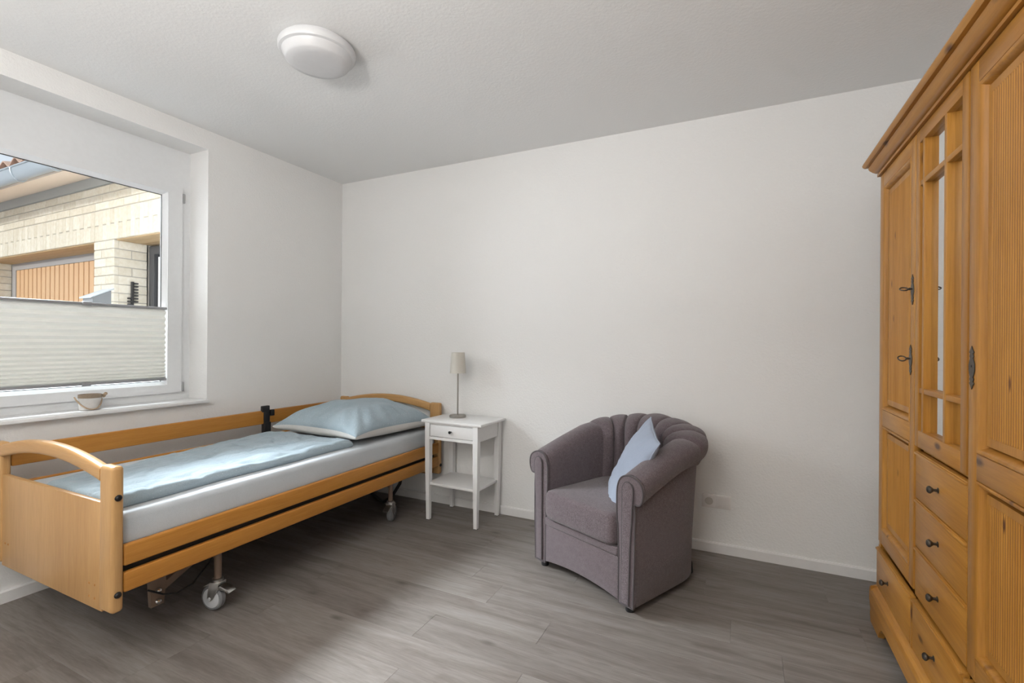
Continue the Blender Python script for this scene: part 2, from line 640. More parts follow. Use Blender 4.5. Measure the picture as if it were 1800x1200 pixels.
# pleated blind hung in the glazing bead
pb = thing('pleated_blind', 'cream pleated blind covering the lower half of the window', 'blind', (FX, 1.365, 1.0))
BZ0, BZ1 = .998, 1.432
zs = [BZ1]
npl = 15
tot = sum(1.35 - .85 * i / (npl - 1) for i in range(npl))
acc = 0
prof = []
bx = FX + .013
for i in range(npl):
    hgt = (BZ1 - BZ0) * (1.35 - .85 * i / (npl - 1)) / tot
    z0 = BZ1 - acc
    prof += [(bx - .009, z0), (bx + .009, z0 - hgt * .5)]
    acc += hgt
prof.append((bx - .007, BZ0))
fb = B()
va = [(x, GY0 - .008, z) for x, z in prof]
vb_ = [(x, GY1 + .008, z) for x, z in prof]
fb.loft([va, vb_], closed=False)
obj('pleated_fabric', fb, 'pleat_fabric', pb, smooth=False)
for nm, z0, z1 in (('top_rail', BZ1, BZ1 + .014), ('bottom_rail', BZ0 - .015, BZ0)):
    rl = obj(nm, B().box(bx - .011, bx + .012, GY0 - .010, GY1 + .012, z0, z1, .003), 'rail_grey', pb)
    zc = (z0 + z1) / 2
    sg = 1 if nm == 'top_rail' else -1
    gp = B().prism([(bx + .010, zc - .010), (bx + .022, zc - .012), (bx + .026, zc + .002 * sg), (bx + .022, zc + .010), (bx + .010, zc + .012)],
                   'y', 1.352, 1.392, .002)
    obj('grip', gp, 'rail_grey', rl)
for yy in (GY0 + .02, GY1 - .007):
    obj('tension_cord', B().tube([(gx + .004, yy, BZ1 + .01), (gx + .004, yy, GZ1)], .0012, 6), 'frame_white', pb)

# little pot on the sill
pz = NZ0 + .018
pot = thing('sill_pot', 'small white pot with brown rim and rope handle on the window sill', 'pot', (-3.2, 1.355, pz))
pc = (-3.2, 1.355, pz)
obj('pot_body', B().lathe([(.0, 0), (.041, 0), (.046, .004), (.048, .035), (.049, .070), (.045, .070), (.043, .03), (.0, .012)], pc), 'pot_ceramic', pot)
obj('rim_band', B().lathe([(.049, .066), (.0505, .068), (.0505, .084), (.0475, .085), (.0455, .078), (.0455, .066)], pc), 'pot_rim', pot)
hp = []
for i in range(25):
    t = i / 24
    ang = PI * t
    hp.append((pc[0] + .056 * math.sin(ang) + .004, pc[1] - .012 + .058 * math.cos(ang), pz + .074 - .066 * math.sin(ang) ** 1.2))
obj('rope_handle', B().tube(hp, .0036, 8), 'rope', pot)
kn = B()
for i, s_ in enumerate(((0, .05, .074), (.008, .058, .078), (.002, .066, .083), (-.004, .060, .070))):
    kn.sphere((pc[0] + .01 + s_[0], pc[1] + s_[1], pz + s_[2]), .0085, 10)
obj('rope_knot', kn, 'rope', pot)

# ------------------------------------------------------------------ ceiling lamp
cl = thing('ceiling_lamp', 'round white ceiling lamp with a flat opal cover', 'lamp', (-1.765, 1.592, CE))
cc = (-1.765, 1.592, CE)
obj('base_plate', B().lathe([(0, 0), (.150, 0), (.150, -.012), (0, -.012)], cc, n=56), 'lamp_plastic', cl)
obj('cover', B().lathe([(.140, -.010), (.163, -.011), (.168, -.020), (.168, -.034), (.163, -.043), (.152, -.047), (.138, -.074), (.130, -.081), (.100, -.087), (.05, -.090), (0, -.091)], cc, n=64), 'lamp_plastic', cl)

# ------------------------------------------------------------------ hospital bed
BXO, BXI = -2.05, -3.06
FY, HY = .955, 3.035
bed = thing('care_bed', 'beech care bed with raised wall side rail and steel casters', 'bed', (-2.555, 2.0, 0))


def end_board(name, yc, fwd):
    yf, yb = yc - .02, yc + .02
    pa = B().box(BXI + .075, BXO - .09, yc - .010, yc + .010, .225, .632, .004)
    root = obj(name, pa, 'beech', bed)
    for x0, x1 in ((BXO - .092, BXO), (BXI, BXI + .08)):
        obj('post', B().box(x0, x1, yf, yb, .238, .775, .014, 4), 'beech', root)
    xa, xb = BXI + .076, BXO - .090
    N = 24
    rings = []
    for i in range(N + 1):
        t = i / N
        x = xa + (xb - xa) * t
        zc = .738 + .052 * (1 - (2 * t - 1) ** 2)
        hh, ww, r = .028, .019, .012
        ring = []
        for (sx, sz) in ((1, 1), (-1, 1), (-1, -1), (1, -1)):
            for k in range(4):
                q = {(1, 1): 0, (-1, 1): 1, (-1, -1): 2, (1, -1): 3}[(sx, sz)] * PI / 2 + k / 3 * PI / 2
                ring.append((x, yc + sx * (ww - r) + r * math.cos(q), zc + sz * (hh - r) + r * math.sin(q)))
        rings.append(ring)
    obj('arched_rail', B().loft(rings), 'beech_x', root)
    for z in (.660, .305):
        for yy, xx in ((yc, BXO),):
            obj('bolt', B().lathe([(.0, .009), (.007, .008), (.011, .004), (.012, 0), (.012, -.002), (0, -.002)], (xx, yy, z), 'x', 16), 'black_metal', root)
    if fwd < 0:
        for (dx, z) in ((.18, .315), (.14, .315), (.18, .265), (.14, .265), (.87, .33), (.90, .33)):
            obj('screw_cap', B().lathe([(.0, -.0022), (.004, -.0018), (.005, 0), (0, 0)], (BXO - dx, yc - .0095, z), 'y', 10), 'beech_rail', root)
    return root


end_board('footboard', FY, -1)
end_board('headboard', HY, 1)
for z0, z1 in ((.400, .478), (.302, .376)):
    obj('side_rail', B().box(BXO - .028, BXO - .003, FY + .021, HY - .021, z0, z1, .006, 3), 'beech_rail', bed)
wrl = obj('side_rail', B().box(BXI + .05, BXI + .075, FY + .021, HY - .021, .660, .752, .006, 3), 'beech_rail', bed)
obj('side_rail', B().box(BXI + .05, BXI + .075, FY + .021, HY - .021, .500, .585, .006, 3), 'beech_rail', bed)
ck = B().box(BXI + .052, BXI + .088, 2.245, 2.295, .585, .672, .004).box(BXI + .060, BXI + .084, 2.232, 2.288, .742, .785, .004)
ck.box(BXI + .074, BXI + .082, 2.245, 2.290, .66, .75, .002).box(BXI + .076, BXI + .094, 2.292, 2.318, .712, .755, .003)
obj('rail_catch', ck, 'black_plastic', bed)
# steel frame behind the rails
for x0, x1 in ((BXO - .085, BXO - .045), (BXI + .09, BXI + .13)):
    obj('frame_beam', B().box(x0, x1, FY + .03, HY - .03, .31, .44), 'dark_underside', bed, smooth=False)
for yy in (1.1, 1.75, 2.35, 2.9):
    obj('cross_beam', B().box(BXI + .13, BXO - .085, yy - .02, yy + .02, .40, .44), 'dark_underside', bed, smooth=False)
for k in range(26):
    yy = 1.03 + k * .076
    obj('slat', B().box(BXI + .10, BXO - .05, yy, yy + .045, .441, .455), 'beech_x', bed, smooth=False)
# chassis
CX = (-2.165, -2.86)
CYs = (1.40, 2.60)
for yy in CYs:
    obj('axle_tube', B().tube([(CX[0], yy, .255), (CX[1], yy, .255)], .017, 10), 'taupe_metal', bed)
for x in (-2.36, -2.72):
    obj('chassis_beam', B().box(x - .02, x + .02, CYs[0], CYs[1], .235, .275, .003), 'taupe_metal', bed)
for x in (-2.32, -2.76):
    for (ya, za, yb2, zb) in ((1.22, .13, 1.62, .33),):
        dy, dz = yb2 - ya, zb - za
        Ln = math.hypot(dy, dz)
        ny, nz = -dz / Ln * .016, dy / Ln * .016
        obj('scissor_arm', B().prism([(ya + ny, za + nz), (yb2 + ny, zb + nz), (yb2 - ny, zb - nz), (ya - ny, za - nz)], 'x', x - .014, x + .014, .002), 'taupe_metal', bed)
    hp_ = obj('hinge_plate', B().prism([(1.185, .085), (1.235, .085), (1.245, .175), (1.235, .33), (1.175, .33), (1.18, .17)], 'x', x + .016, x + .04, .002), 'taupe_metal', bed)
    for z in (.152, .105):
        obj('bolt', B().lathe([(0, .016), (.009, .013), (.013, .004), (.013, 0), (0, 0)], (x + .04, 1.21, z), 'x', 14), 'chrome', hp_)


def caster(x, y, rot, wheel_mat):
    R = Matrix.Rotation(rot, 4, 'Z')

    def place(b_):
        bmesh.ops.transform(b_.bm, matrix=Matrix.Translation((x, y, 0)) @ R, verts=b_.bm.verts)
        return b_
    # local: rolls along y, axle along x, wheel trails at y=-.02
    fk = B()
    for sx in (-1, 1):
        fk.prism([(-.038, .058), (-.022, .044), (-.004, .058), (.022, .105), (.024, .132), (-.024, .132)], 'x', sx * .022 - .002, sx * .022 + .002, .001)
    fk.box(-.024, .024, -.024, .024, .128, .134, .002)
    fk.lathe([(.0, .0), (.022, .0), (.024, .004), (.024, .012), (.018, .016), (0, .016)], (0, 0, .134))
    f = obj('caster', place(fk), 'steel', bed)
    wh = B().lathe([(.018, -.016), (.050, -.016), (.057, -.010), (.0575, 0), (.057, .010), (.050, .016), (.018, .016)], (0, -.022, .0578), 'x', 32)
    obj('tyre', place(wh), 'tyre_grey', f)
    hub = B()
    for sx in (-1, 1):
        hub.lathe([(.008, sx * .0165), (.012, sx * .0195), (.040, sx * .0185), (.044, sx * .0160), (.0, sx * .012)], (0, -.022, .0578), 'x', 28)
    hub.lathe([(0, -.027), (.007, -.026), (.007, .026), (0, .027)], (0, -.022, .0578), 'x', 12)
    obj('wheel_disc', place(hub), wheel_mat, f)
    ped = B().prism([(.020, .112), (.030, .122), (.070, .110), (.082, .098), (.078, .094), (.060, .100), (.022, .104)], 'x', -.021, .021, .002)
    ped.prism([(-.064, .106), (-.030, .124), (.022, .128), (.022, .122), (-.028, .118)], 'x', -.020, .020, .001)
    obj('brake_pedal', place(ped), 'steel', f)
    obj('caster_stem', place(B().tube([(0, 0, .150), (0, 0, .27)], .0155, 14)), 'taupe_metal', f)


caster(CX[0], CYs[0], math.radians(-78), 'rim_white')
caster(CX[0], CYs[1], math.radians(197), 'tyre_grey')
caster(CX[1], CYs[0], math.radians(120), 'tyre_grey')
caster(CX[1], CYs[1], math.radians(60), 'tyre_grey')
obj('power_cable', B().tube([(-2.28, 1.17, .17), (-2.26, 1.22, .135), (-2.25, 1.27, .118), (-2.25, 1.34, .13), (-2.26, 1.42, .19), (-2.28, 1.5, .26)], .004, 8), 'black_plastic', bed)
obj('mains_cable', B().tube([(-2.30, 2.90, .33), (-2.30, 2.90, .25), (-2.31, 2.88, .17), (-2.35, 2.84, .08), (-2.42, 2.83, .03), (-2.52, 2.90, .013), (-2.70, 3.0, .013)], .012, 8), 'black_plastic', bed)

# mattress with its fitted sheet
mt = B().box(BXI + .095, BXO - .031, FY + .024, HY - .024, .4555, .587, .026, 5)
mattress = obj('mattress', mt, 'sheet_grey', org=(-2.55, 2.0, .4555))
tag(mattress, 'mattress in a pale grey fitted sheet lying on the beech bed', 'mattress')


def smooth01(t):
    t = max(0, min(1, t))
    return t * t * (3 - 2 * t)


# duvet: two layers folded lengthwise, drawn back from the room-side edge
def duvet():
    b = B()
    NX, NY = 46, 90
    bm = b.bm
    zb = .5872
    top, bot = [], []
    for j in range(NY + 1):
        v = j / NY
        rt, rb = [], []
        for i in range(NX + 1):
            u = i / NX
            # front edge wanders a little, the head end slants under the pillow
            xl = -2.705 - .16 * v + .012 * math.sin(7 * v)
            xr = -2.150 - .010 * math.sin(3.1 * v) + .006 * math.sin(13 * v)
            x = xl + (xr - xl) * u
            y0 = FY + .030 + .006 * math.sin(9 * u)
            y1 = 2.245 - .05 * (1 - u) + .012 * math.sin(6 * u)
            y = y0 + (y1 - y0) * v
            du, dv = min(u, 1 - u) * .6, min(v, 1 - v) * 1.3
            e = min(1, min(du, dv) / .035)
            prof = math.sqrt(max(0, 1 - (1 - e) ** 2))
            p = Vector((x, y, 0))
            hgt = .048 + .005 * noise.noise(p * 3.1) + .004 * noise.noise(Vector((x * 5, y * 14, 2)))
            crease = abs(noise.noise(Vector((x * 4.5 + y * 1.5, y * 4.2 - x * 2.0, 5))))
            hgt -= .013 * (1 - min(1, crease / .07)) * min(1, e)
            hgt += .005 * noise.noise(Vector((x * 26 - y * 2, y * 5, 4))) + .003 * noise.noise(Vector((x * 60, y * 14 + x * 20, 8)))
            crease2 = abs(noise.noise(Vector((x * 11 - y * 3, y * 9 + x * 5, 9))))
            hgt -= .006 * (1 - min(1, crease2 / .09))
            hgt += .004 * smooth01((v - .55) / .45) + .002 * math.exp(-((u - .85) / .1) ** 2)
            z = zb + .012 * (1 - prof) * .2 + hgt * (.35 + .65 * prof)
            if e <= 0.001:
                z = zb + .022
            rt.append(bm.verts.new((x, y, z)))
            rb.append(bm.verts.new((x, y, zb + .0005)) if (0 < i < NX and 0 < j < NY) else
                      bm.verts.new((x - .008 * (1 if i == NX else -1 if i == 0 else 0), y - .008 * (1 if j == NY else -1 if j == 0 else 0), zb + .0005)))
        top.append(rt)
        bot.append(rb)
    f = []
    for j in range(NY):
        for i in range(NX):
            f.append(bm.faces.new((top[j][i], top[j][i + 1], top[j + 1][i + 1], top[j + 1][i])))
            f.append(bm.faces.new((bot[j][i], bot[j + 1][i], bot[j + 1][i + 1], bot[j][i + 1])))
    for j in range(NY):
        for i in (0, NX):
            f.append(bm.faces.new((top[j][i], top[j + 1][i], bot[j + 1][i], bot[j][i])))
    for i in range(NX):
        for j in (0, NY):
            f.append(bm.faces.new((top[j][i], top[j][i + 1], bot[j][i + 1], bot[j][i])))
    bmesh.ops.recalc_face_normals(bm, faces=f)
    return b


dv = obj('duvet', duvet(), 'bedding_blue', org=(-2.4, 1.65, .595), sub=1, ang=180)
tag(dv, 'grey blue dotted duvet folded along the mattress of the bed', 'duvet')


def pillow_half(w, h, t, side, seed, n=30, pull=.07, wr=.012, power=.42, droop=0):
    b = B()
    g = []
    for j in range(n + 1):
        r = []
        for i in range(n + 1):
            # denser near the seams
            u = math.sin((2 * i / n - 1) * PI / 2)
            v = math.sin((2 * j / n - 1) * PI / 2)
            x = w / 2 * u * (1 - pull * (1 - v * v) * abs(u) ** 1.5)
            y = h / 2 * v * (1 - pull * (1 - u * u) * abs(v) ** 1.5)
            k = max(0, (1 - u * u) * (1 - v * v))
            z = t * k ** power
            if side > 0 and wr:
                ed = 1 - k
                ang = math.atan2(v, u)
                z += wr * k ** .3 * (noise.noise(Vector((x * 6, y * 6, seed))) + ed * .8 * math.sin(ang * 22 + 3 * noise.noise(Vector((x * 5, y * 5, seed + 3)))) * .6)
            r.append(b.bm.verts.new((x, y, z * side - droop * (u * v) ** 4)))
        g.append(r)
    f = []
    for j in range(n):
        for i in range(n):
            f.append(b.bm.faces.new((g[j][i], g[j][i + 1], g[j + 1][i + 1], g[j + 1][i])))
    if side < 0:
        bmesh.ops.reverse_faces(b.bm, faces=f)
    return b


bp_ = thing('bed_pillow', 'plump grey blue bed pillow with a white underside by the headboard', 'pillow', (-2.47, 2.612, .672))
bp_.rotation_euler = (math.radians(-1), math.radians(0), math.radians(-3))
obj('pillow_top', pillow_half(.79, .79, .152, 1, 4, n=56, wr=.024, power=.5, droop=.022), 'bedding_blue', bp_, local=True, ang=180)
obj('pillow_underside', pillow_half(.79, .79, .082, -1, 4, n=56, wr=0, power=.24, droop=.022), 'bedding_white', bp_, local=True, ang=180)

# ------------------------------------------------------------------ nightstand and lamp
TZ = .697
ns = thing('nightstand', 'white wooden nightstand with one drawer and lower shelf', 'nightstand', (-1.765, 2.90, 0), math.radians(-1.5))
hw, hd = .235, .172   # half size of the top
obj('tabletop', B().box(-hw - .008, hw + .008, -hd, hd, TZ - .018, TZ, .004), 'furniture_white', ns, local=True)
LX, LY = .195, .146
for sx in (-1, 1):
    for sy in (-1, 1):
        lb = B()
        cx, cy = sx * LX, sy * LY
        rings = []
        for z, q in ((.004, .0125), (.30, .0165), (TZ - .14, .0185), (TZ - .018, .0185)):
            ox, oy = sx * (.0185 - q) * -.4, sy * (.0185 - q) * -.4
            rings.append([(cx + ox - q, cy + oy - q, z), (cx + ox + q, cy + oy - q, z), (cx + ox + q, cy + oy + q, z), (cx + ox - q, cy + oy + q, z)])
        lb.loft(rings)
        lg = obj('leg', lb, 'furniture_white', ns, local=True, smooth=False)
        obj('foot_glide', B().box(cx - sx * .002 - .010, cx - sx * .002 + .010, cy - sy * .002 - .010, cy - sy * .002 + .010, 0, .004), 'black_plastic', lg, local=True, smooth=False)
apr = B()
for sx in (-1, 1):
    apr.box(sx * LX - .008, sx * LX + .008, -LY + .018, LY - .018, TZ - .125, TZ - .018)
apr.box(-LX + .018, LX - .018, LY - .006, LY + .010, TZ - .125, TZ - .018)
apr.box(-LX + .018, LX - .018, -LY - .014, -LY + .006, TZ - .133, TZ - .114)
apr.box(-LX + .018, LX - .018, -LY - .014, -LY + .006, TZ - .028, TZ - .018)
obj('apron', apr, 'furniture_white', ns, local=True, smooth=False)
dr = obj('drawer', B().box(-LX + .022, LX - .022, -LY - .013, -LY + .003, TZ - .111, TZ - .031, .002), 'furniture_white', ns, local=True)
kb = B().lathe([(.0, -.024), (.006, -.0235), (.010, -.019), (.009, -.014), (.005, -.010), (.005, 0), (0, 0)], (0, -LY - .0132, TZ - .070), 'y', 18)
obj('knob', kb, 'black_metal', dr, local=True)
obj('shelf', B().box(-LX - .006, LX + .006, -LY - .006, LY + .006, .243, .261, .003), 'furniture_white', ns, local=True)

lp = thing('table_lamp', 'slim steel table lamp with a small beige shade on the nightstand', 'lamp', (-1.838, 2.935, TZ))
lc = (-1.838, 2.935, TZ)
obj('lamp_base', B().lathe([(0, 0), (.058, 0), (.060, .004), (.060, .013), (.056, .017), (0, .018)], lc, n=40), 'nickel', lp)
obj('stem', B().lathe([(.0065, .017), (.0055, .03), (.0055, .40), (.0, .40)], lc, n=14), 'nickel', lp)
obj('lamp_shade', B().lathe([(.057, .318), (.058, .318), (.0475, .466), (.0465, .466), (.0565, .319)], lc, n=40), 'shade_linen', lp)
sp = B()
for k in range(3):
    t = 2 * PI * k / 3
    sp.tube([(lc[0], lc[1], TZ + .40), (lc[0] + .050 * math.cos(t), lc[1] + .050 * math.sin(t), TZ + .40)], .0012, 6)
obj('shade_spider', sp, 'nickel', lp)
obj('light_bulb', B().lathe([(.010, .398), (.012, .41), (.019, .43), (.016, .447), (0, .455)], lc, n=16), 'bulb_glass', lp)

# ------------------------------------------------------------------ wall socket
so = thing('wall_socket', 'white double wall socket low on the back wall behind the armchair', 'socket', (-.125, WB, .30))
obj('cover_plate', B().box(-.208, -.048, WB - .009, WB, .262, .342, .004), 'socket_white', so)
for xx, nm in ((-.168, 'socket_insert'), (-.088, 'blank_insert')):
    q = obj(nm, B().box(xx - .034, xx + .034, WB - .0115, WB - .008, .268, .336, .002), 'socket_white', so)
    if nm == 'socket_insert':
        obj('socket_well', B().lathe([(.0225, -.0005), (.0205, -.001), (.0195, .006), (0, .0062)], (xx, WB - .0125, .302), 'y', 28), 'socket_hole', q)
        pn = B()
        for s_ in (-.0095, .0095):
            pn.lathe([(0, -.003), (.004, -.002), (.004, .004), (0, .004)], (xx + s_, WB - .008, .302), 'y', 10)
        obj('contact', pn, 'socket_white', q)

# ------------------------------------------------------------------ armchair
TH_ = math.radians(-25.8)
ach = thing('armchair', 'mottled grey tub armchair with a fluted curved back', 'armchair', (-.727, 2.345, 0), TH_)


def plan(s):
    """centre line of the tub wall; s in 0..1 from the left front to the right front"""
    a_, y1, bb_ = .292, .36, .258
    Ls = y1
    La = .86 * (a_ + bb_) / 2 * PI / 2 * 2
    T = 2 * Ls + La
    d = s * T
    if d < Ls:
        return Vector((-a_, d)), Vector((-1, 0))
    if d > T - Ls:
        return Vector((a_, T - d)), Vector((1, 0))
    t = PI - (d - Ls) / La * PI
    ct, st = math.cos(t), math.sin(t)
    ex = 2 / 2.35
    x = a_ * math.copysign(abs(ct) ** ex, ct)
    yv = y1 + bb_ * abs(st) ** ex
    nx = math.copysign(abs(ct) ** (2 - ex), ct) / a_
    ny = abs(st) ** (2 - ex) / bb_
    nn = Vector((nx, ny)).normalized()
    return Vector((x, yv)), nn


def crest(s):
    p, _ = plan(s)
    t = 1 - abs(2 * s - 1)
    return .628 + .178 * (1.45 * t - .45 * t * t)


def backness(s):
    p, _ = plan(s)
    return smooth01((p.y - .28) / .3)


S0, S1 = .285, .715         # the fluted back runs between these
NCH = 7
ZB = .035


def spline(P, m):
    """Catmull-Rom through the points, m steps per span"""
    out = []
    for i in range(len(P) - 1):
        a_, b_, c_, d = (Vector(P[max(i - 1, 0)]), Vector(P[i]), Vector(P[i + 1]), Vector(P[min(i + 2, len(P) - 1)]))
        for q in range(m):
            t = q / m
            v = .5 * (2 * b_ + (c_ - a_) * t + (2 * a_ - 5 * b_ + 4 * c_ - d) * t * t + (3 * b_ - a_ - 3 * c_ + d) * t ** 3)
            out.append((v.x, v.y))
    out.append(tuple(P[-1]))
    return out


def pad_section(s, ch):
    """points from the seam under the roll over the crest and down the inside; ch = bulge 0..1"""
    H = crest(s) + .012 * ch - (.010 if ch is not None and ch < 1e-6 else 0)
    k = backness(s)
    inn = .024 * (ch if ch else 0) + .030 * k
    o = .010 * (ch if ch else 0)
    o += .030 * k
    P = [(.046 + .034 * k, H - .120), (.070 + o, H - .118), (.084 + o, H - .098), (.090 + o, H - .062), (.080 + o, H - .026), (.052 + o * .6, H - .004), (.012 + o * .3, H + .004),
         (-.028 - inn * .5, H - .012), (-.048 - inn, H - .055), (-.052 - inn, H - .12), (-.050 - inn * .9, H - .22), (-.046 - inn * .6, .40), (-.040 - inn * .4, .26)]
    p, nn = plan(s)
    P = spline(P, 4)
    return [(p.x + nn.x * a_, p.y + nn.y * a_, z) for a_, z in P]


def pad_mesh(sa, sb, N, fluted):
    rings = []
    for i in range(N + 1):
        t = i / N
        s = sa + (sb - sa) * t
        chv = math.sin(PI * t) ** .55 if fluted else 0.25 * min(1, min(t if sa > .1 else 9, (1 - t) if sb < .9 else 9) * 14)
        rings.append(pad_section(s, max(chv, 0)))
    b_ = B()
    b_.loft(rings, closed=False)
    # closed ends
    for r in (rings[0], rings[-1]):
        pass
    return b_


obj('arm_pad', pad_mesh(0.0, S0, 22, False), 'grey_tweed', ach, local=True, ang=120)
obj('arm_pad', pad_mesh(S1, 1.0, 22, False), 'grey_tweed', ach, local=True, ang=120)
for c_ in range(NCH):
    a0 = S0 + (S1 - S0) * c_ / NCH
    a1 = S0 + (S1 - S0) * (c_ + 1) / NCH
    obj('back_channel', pad_mesh(a0, a1, 12, True), 'grey_tweed', ach, local=True, ang=120)
# outer shell
rings = []
NS = 90
for i in range(NS + 1):
    s = i / NS
    p, nn = plan(s)
    H = crest(s)
    P = [(-.035, ZB), (.040, ZB), (.044, ZB + .004), (.047, .22), (.049 + .022 * backness(s), H - .16), (.047 + .032 * backness(s), H - .118), (.01, H - .10), (-.035, .26)]
    rings.append([(p.x + nn.x * a_, p.y + nn.y * a_, z) for a_, z in P])
obj('outer_shell', B().loft(rings), 'grey_tweed', ach, local=True, ang=50)
# seam piping under the roll
sm = []
for i in range(NS + 1):
    s = i / NS
    p, nn = plan(s)
    sm.append((p.x + nn.x * (.0495 + .034 * backness(s)), p.y + nn.y * (.0495 + .034 * backness(s)), crest(s) - .121))
obj('seam_piping', B().tube(sm, .0035, 8), 'tweed_piping', ach, local=True)
# front facings of the arms
for sx in (-1, 1):
    s = 0.0 if sx < 0 else 1.0
    sec = pad_section(s, .1)
    pts = [(q[0], q[2]) for q in sec]
    outl = [(sx * (.292 + .040), ZB)] + [(sx * .338, .25), (sx * .340, .45)] + pts + [(sx * .250, .15), (sx * .252, ZB)]
    fac = obj('arm_front', B().prism(outl, 'y', -.016, .004, .004), 'grey_tweed', ach, local=True)
    loop = [(x, -.015, z) for x, z in outl]
    dense = []
    for i in range(len(loop)):
        a_, b2 = Vector(loop[i]), Vector(loop[(i + 1) % len(loop)])
        k = max(1, int((b2 - a_).length / .03))
        dense += [a_.lerp(b2, q / k) for q in range(k)]
    obj('edge_piping', B().tube(dense, .0042, 8, closed=True), 'tweed_piping', fac, local=True)
    # narrow scroll panel set into the facing
    H = crest(s)
    inner = []
    for i in range(13):
        t = PI * i / 12
        inner.append((sx * (.305 + .030 * math.cos(t)), H - .062 + .040 * math.sin(t)))
    ip = [(sx * .312, ZB + .012), (sx * .318, .30)] + inner + [(sx * .274, .30), (sx * .272, ZB + .012)]
    obj('scroll_panel', B().prism(ip, 'y', -.027, -.014, .005, 3), 'grey_tweed', fac, local=True)
    lp2 = [(x, -.0235, z) for x, z in ip]
    dense = []
    for i in range(len(lp2)):
        a_, b2 = Vector(lp2[i]), Vector(lp2[(i + 1) % len(lp2)])
        k = max(1, int((b2 - a_).length / .03))
        dense += [a_.lerp(b2, q / k) for q in range(k)]
    obj('scroll_piping', B().tube(dense, .003, 8, closed=True), 'tweed_piping', fac, local=True)
# seat box, front panel, cushion
obj('seat_base', B().box(-.25, .25, .01, .60, .06, .285), 'dark_underside', ach, local=True, smooth=False)
fpan = [(-.248, .045)] + [(-.248 + .496 * i / 12, .045 + .022 * (1 - (2 * i / 12 - 1) ** 2)) for i in range(1, 12)] + [(.248, .045), (.248, .245), (-.248, .245)]
obj('front_panel', B().prism(fpan, 'y', -.018, .012, .005, 3), 'grey_tweed', ach, local=True)
obj('front_band', B().box(-.248, .248, -.024, .012, .246, .288, .008, 3), 'grey_tweed', ach, local=True)


def cushion():
    b_ = B()
    N, M = 40, 7
    outl = []
    hw_, y0, y1 = .243, -.050, .50
    for i in range(64):
        t = 2 * PI * i / 64
        ct, st = math.cos(t), math.sin(t)
        ex = 2 / 12
        outl.append((hw_ * math.copysign(abs(ct) ** ex, ct), (y0 + y1) / 2 + (y1 - y0) / 2 * math.copysign(abs(st) ** ex, st)))
    rings = []
    for sc_, z in ((.0, .292), (.90, .290), (.96, .294), (.99, .308), (1.0, .33), (1.0, .39), (.992, .420), (.965, .434), (.88, .440), (.6, .446), (.3, .449), (.0, .450)):
        sc_ = max(sc_, .002)
        cy = (y0 + y1) / 2
        dx = hw_ * (1 - sc_) if sc_ > .85 else None
        ring = []
        for x, y_ in outl:
            if dx is not None:
                fx = x * (1 - dx / hw_)
                fy = cy + (y_ - cy) * (1 - dx / ((y1 - y0) / 2))
            else:
                fx, fy = x * sc_, cy + (y_ - cy) * sc_
            ring.append((fx, fy, z))
        rings.append(ring)
    b_.loft(rings)
    return b_


obj('seat_cushion', cushion(), 'grey_tweed', ach, local=True, ang=180)
for (x, y_) in ((-.29, .02), (.29, .02), (-.25, .58), (.25, .58)):
    obj('foot_glide', B().lathe([(0, 0), (.020, 0), (.022, .006), (.018, ZB + .02), (0, ZB + .02)], (x, y_, 0), 'z', 18), 'black_plastic', ach, local=True)

# scatter cushion propped in the corner of the chair
BLc, TLc, BRc = Vector((-.085, .37, .435)), Vector((.118, .455, .815)), Vector((.165, .135, .43))
uu = (TLc - BLc).normalized()
ww_ = (BRc - BLc)
ww_ = (ww_ - uu * ww_.dot(uu)).normalized()
nn_ = ww_.cross(uu)
cen = BLc + uu * .215 + ww_ * .19 + nn_ * .03
M4 = Matrix((( ww_.x, uu.x, nn_.x, cen.x), (ww_.y, uu.y, nn_.y, cen.y), (ww_.z, uu.z, nn_.z, cen.z), (0, 0, 0, 1)))
ccu = pillow_half(.38, .46, .062, 1, 11, 40, .06, .012, .45)
ccb = pillow_half(.38, .46, .062, -1, 11, 40, .06, 0, .45)
mtmp = bpy.data.meshes.new('tmp')
ccb.bm.to_mesh(mtmp)
ccu.bm.from_mesh(mtmp)
bpy.data.meshes.remove(mtmp)
ccb.bm.free()
bmesh.ops.remove_doubles(ccu.bm, verts=ccu.bm.verts, dist=1e-5)
cu = thing('scatter_cushion', 'pale blue square cushion leaning in the grey armchair', 'cushion', (0, 0, 0))
cu.matrix_world = Matrix.Translation((-.727, 2.345, 0)) @ Matrix.Rotation(TH_, 4, 'Z') @ M4
obj('cushion_cover', ccu, 'cushion_blue', cu, local=True, ang=180)
rim = []
for k in range(4):
    for i in range(12):
        q = -1 + 2 * i / 12
        u, v_ = ((q, -1), (1, q), (-q, 1), (-1, -q))[k]
        rim.append((.19 * u * (1 - .06 * (1 - v_ * v_)), .23 * v_ * (1 - .06 * (1 - u * u)), .002 * math.sin(9 * q)))
obj('edge_seam', B().tube(rim, .0035, 8, closed=True), 'cushion_blue', cu, local=True)

# ------------------------------------------------------------------ wardrobe
WX = .553
YF_, YM1, YM0, YN = 2.618, 2.138, 1.700, 1.240      # far side, bay divisions, near side
WBK = 1.13
wd = thing('wardrobe', 'tall honey pine wardrobe with three doors and drawers', 'wardrobe', (.85, 1.93, 0))
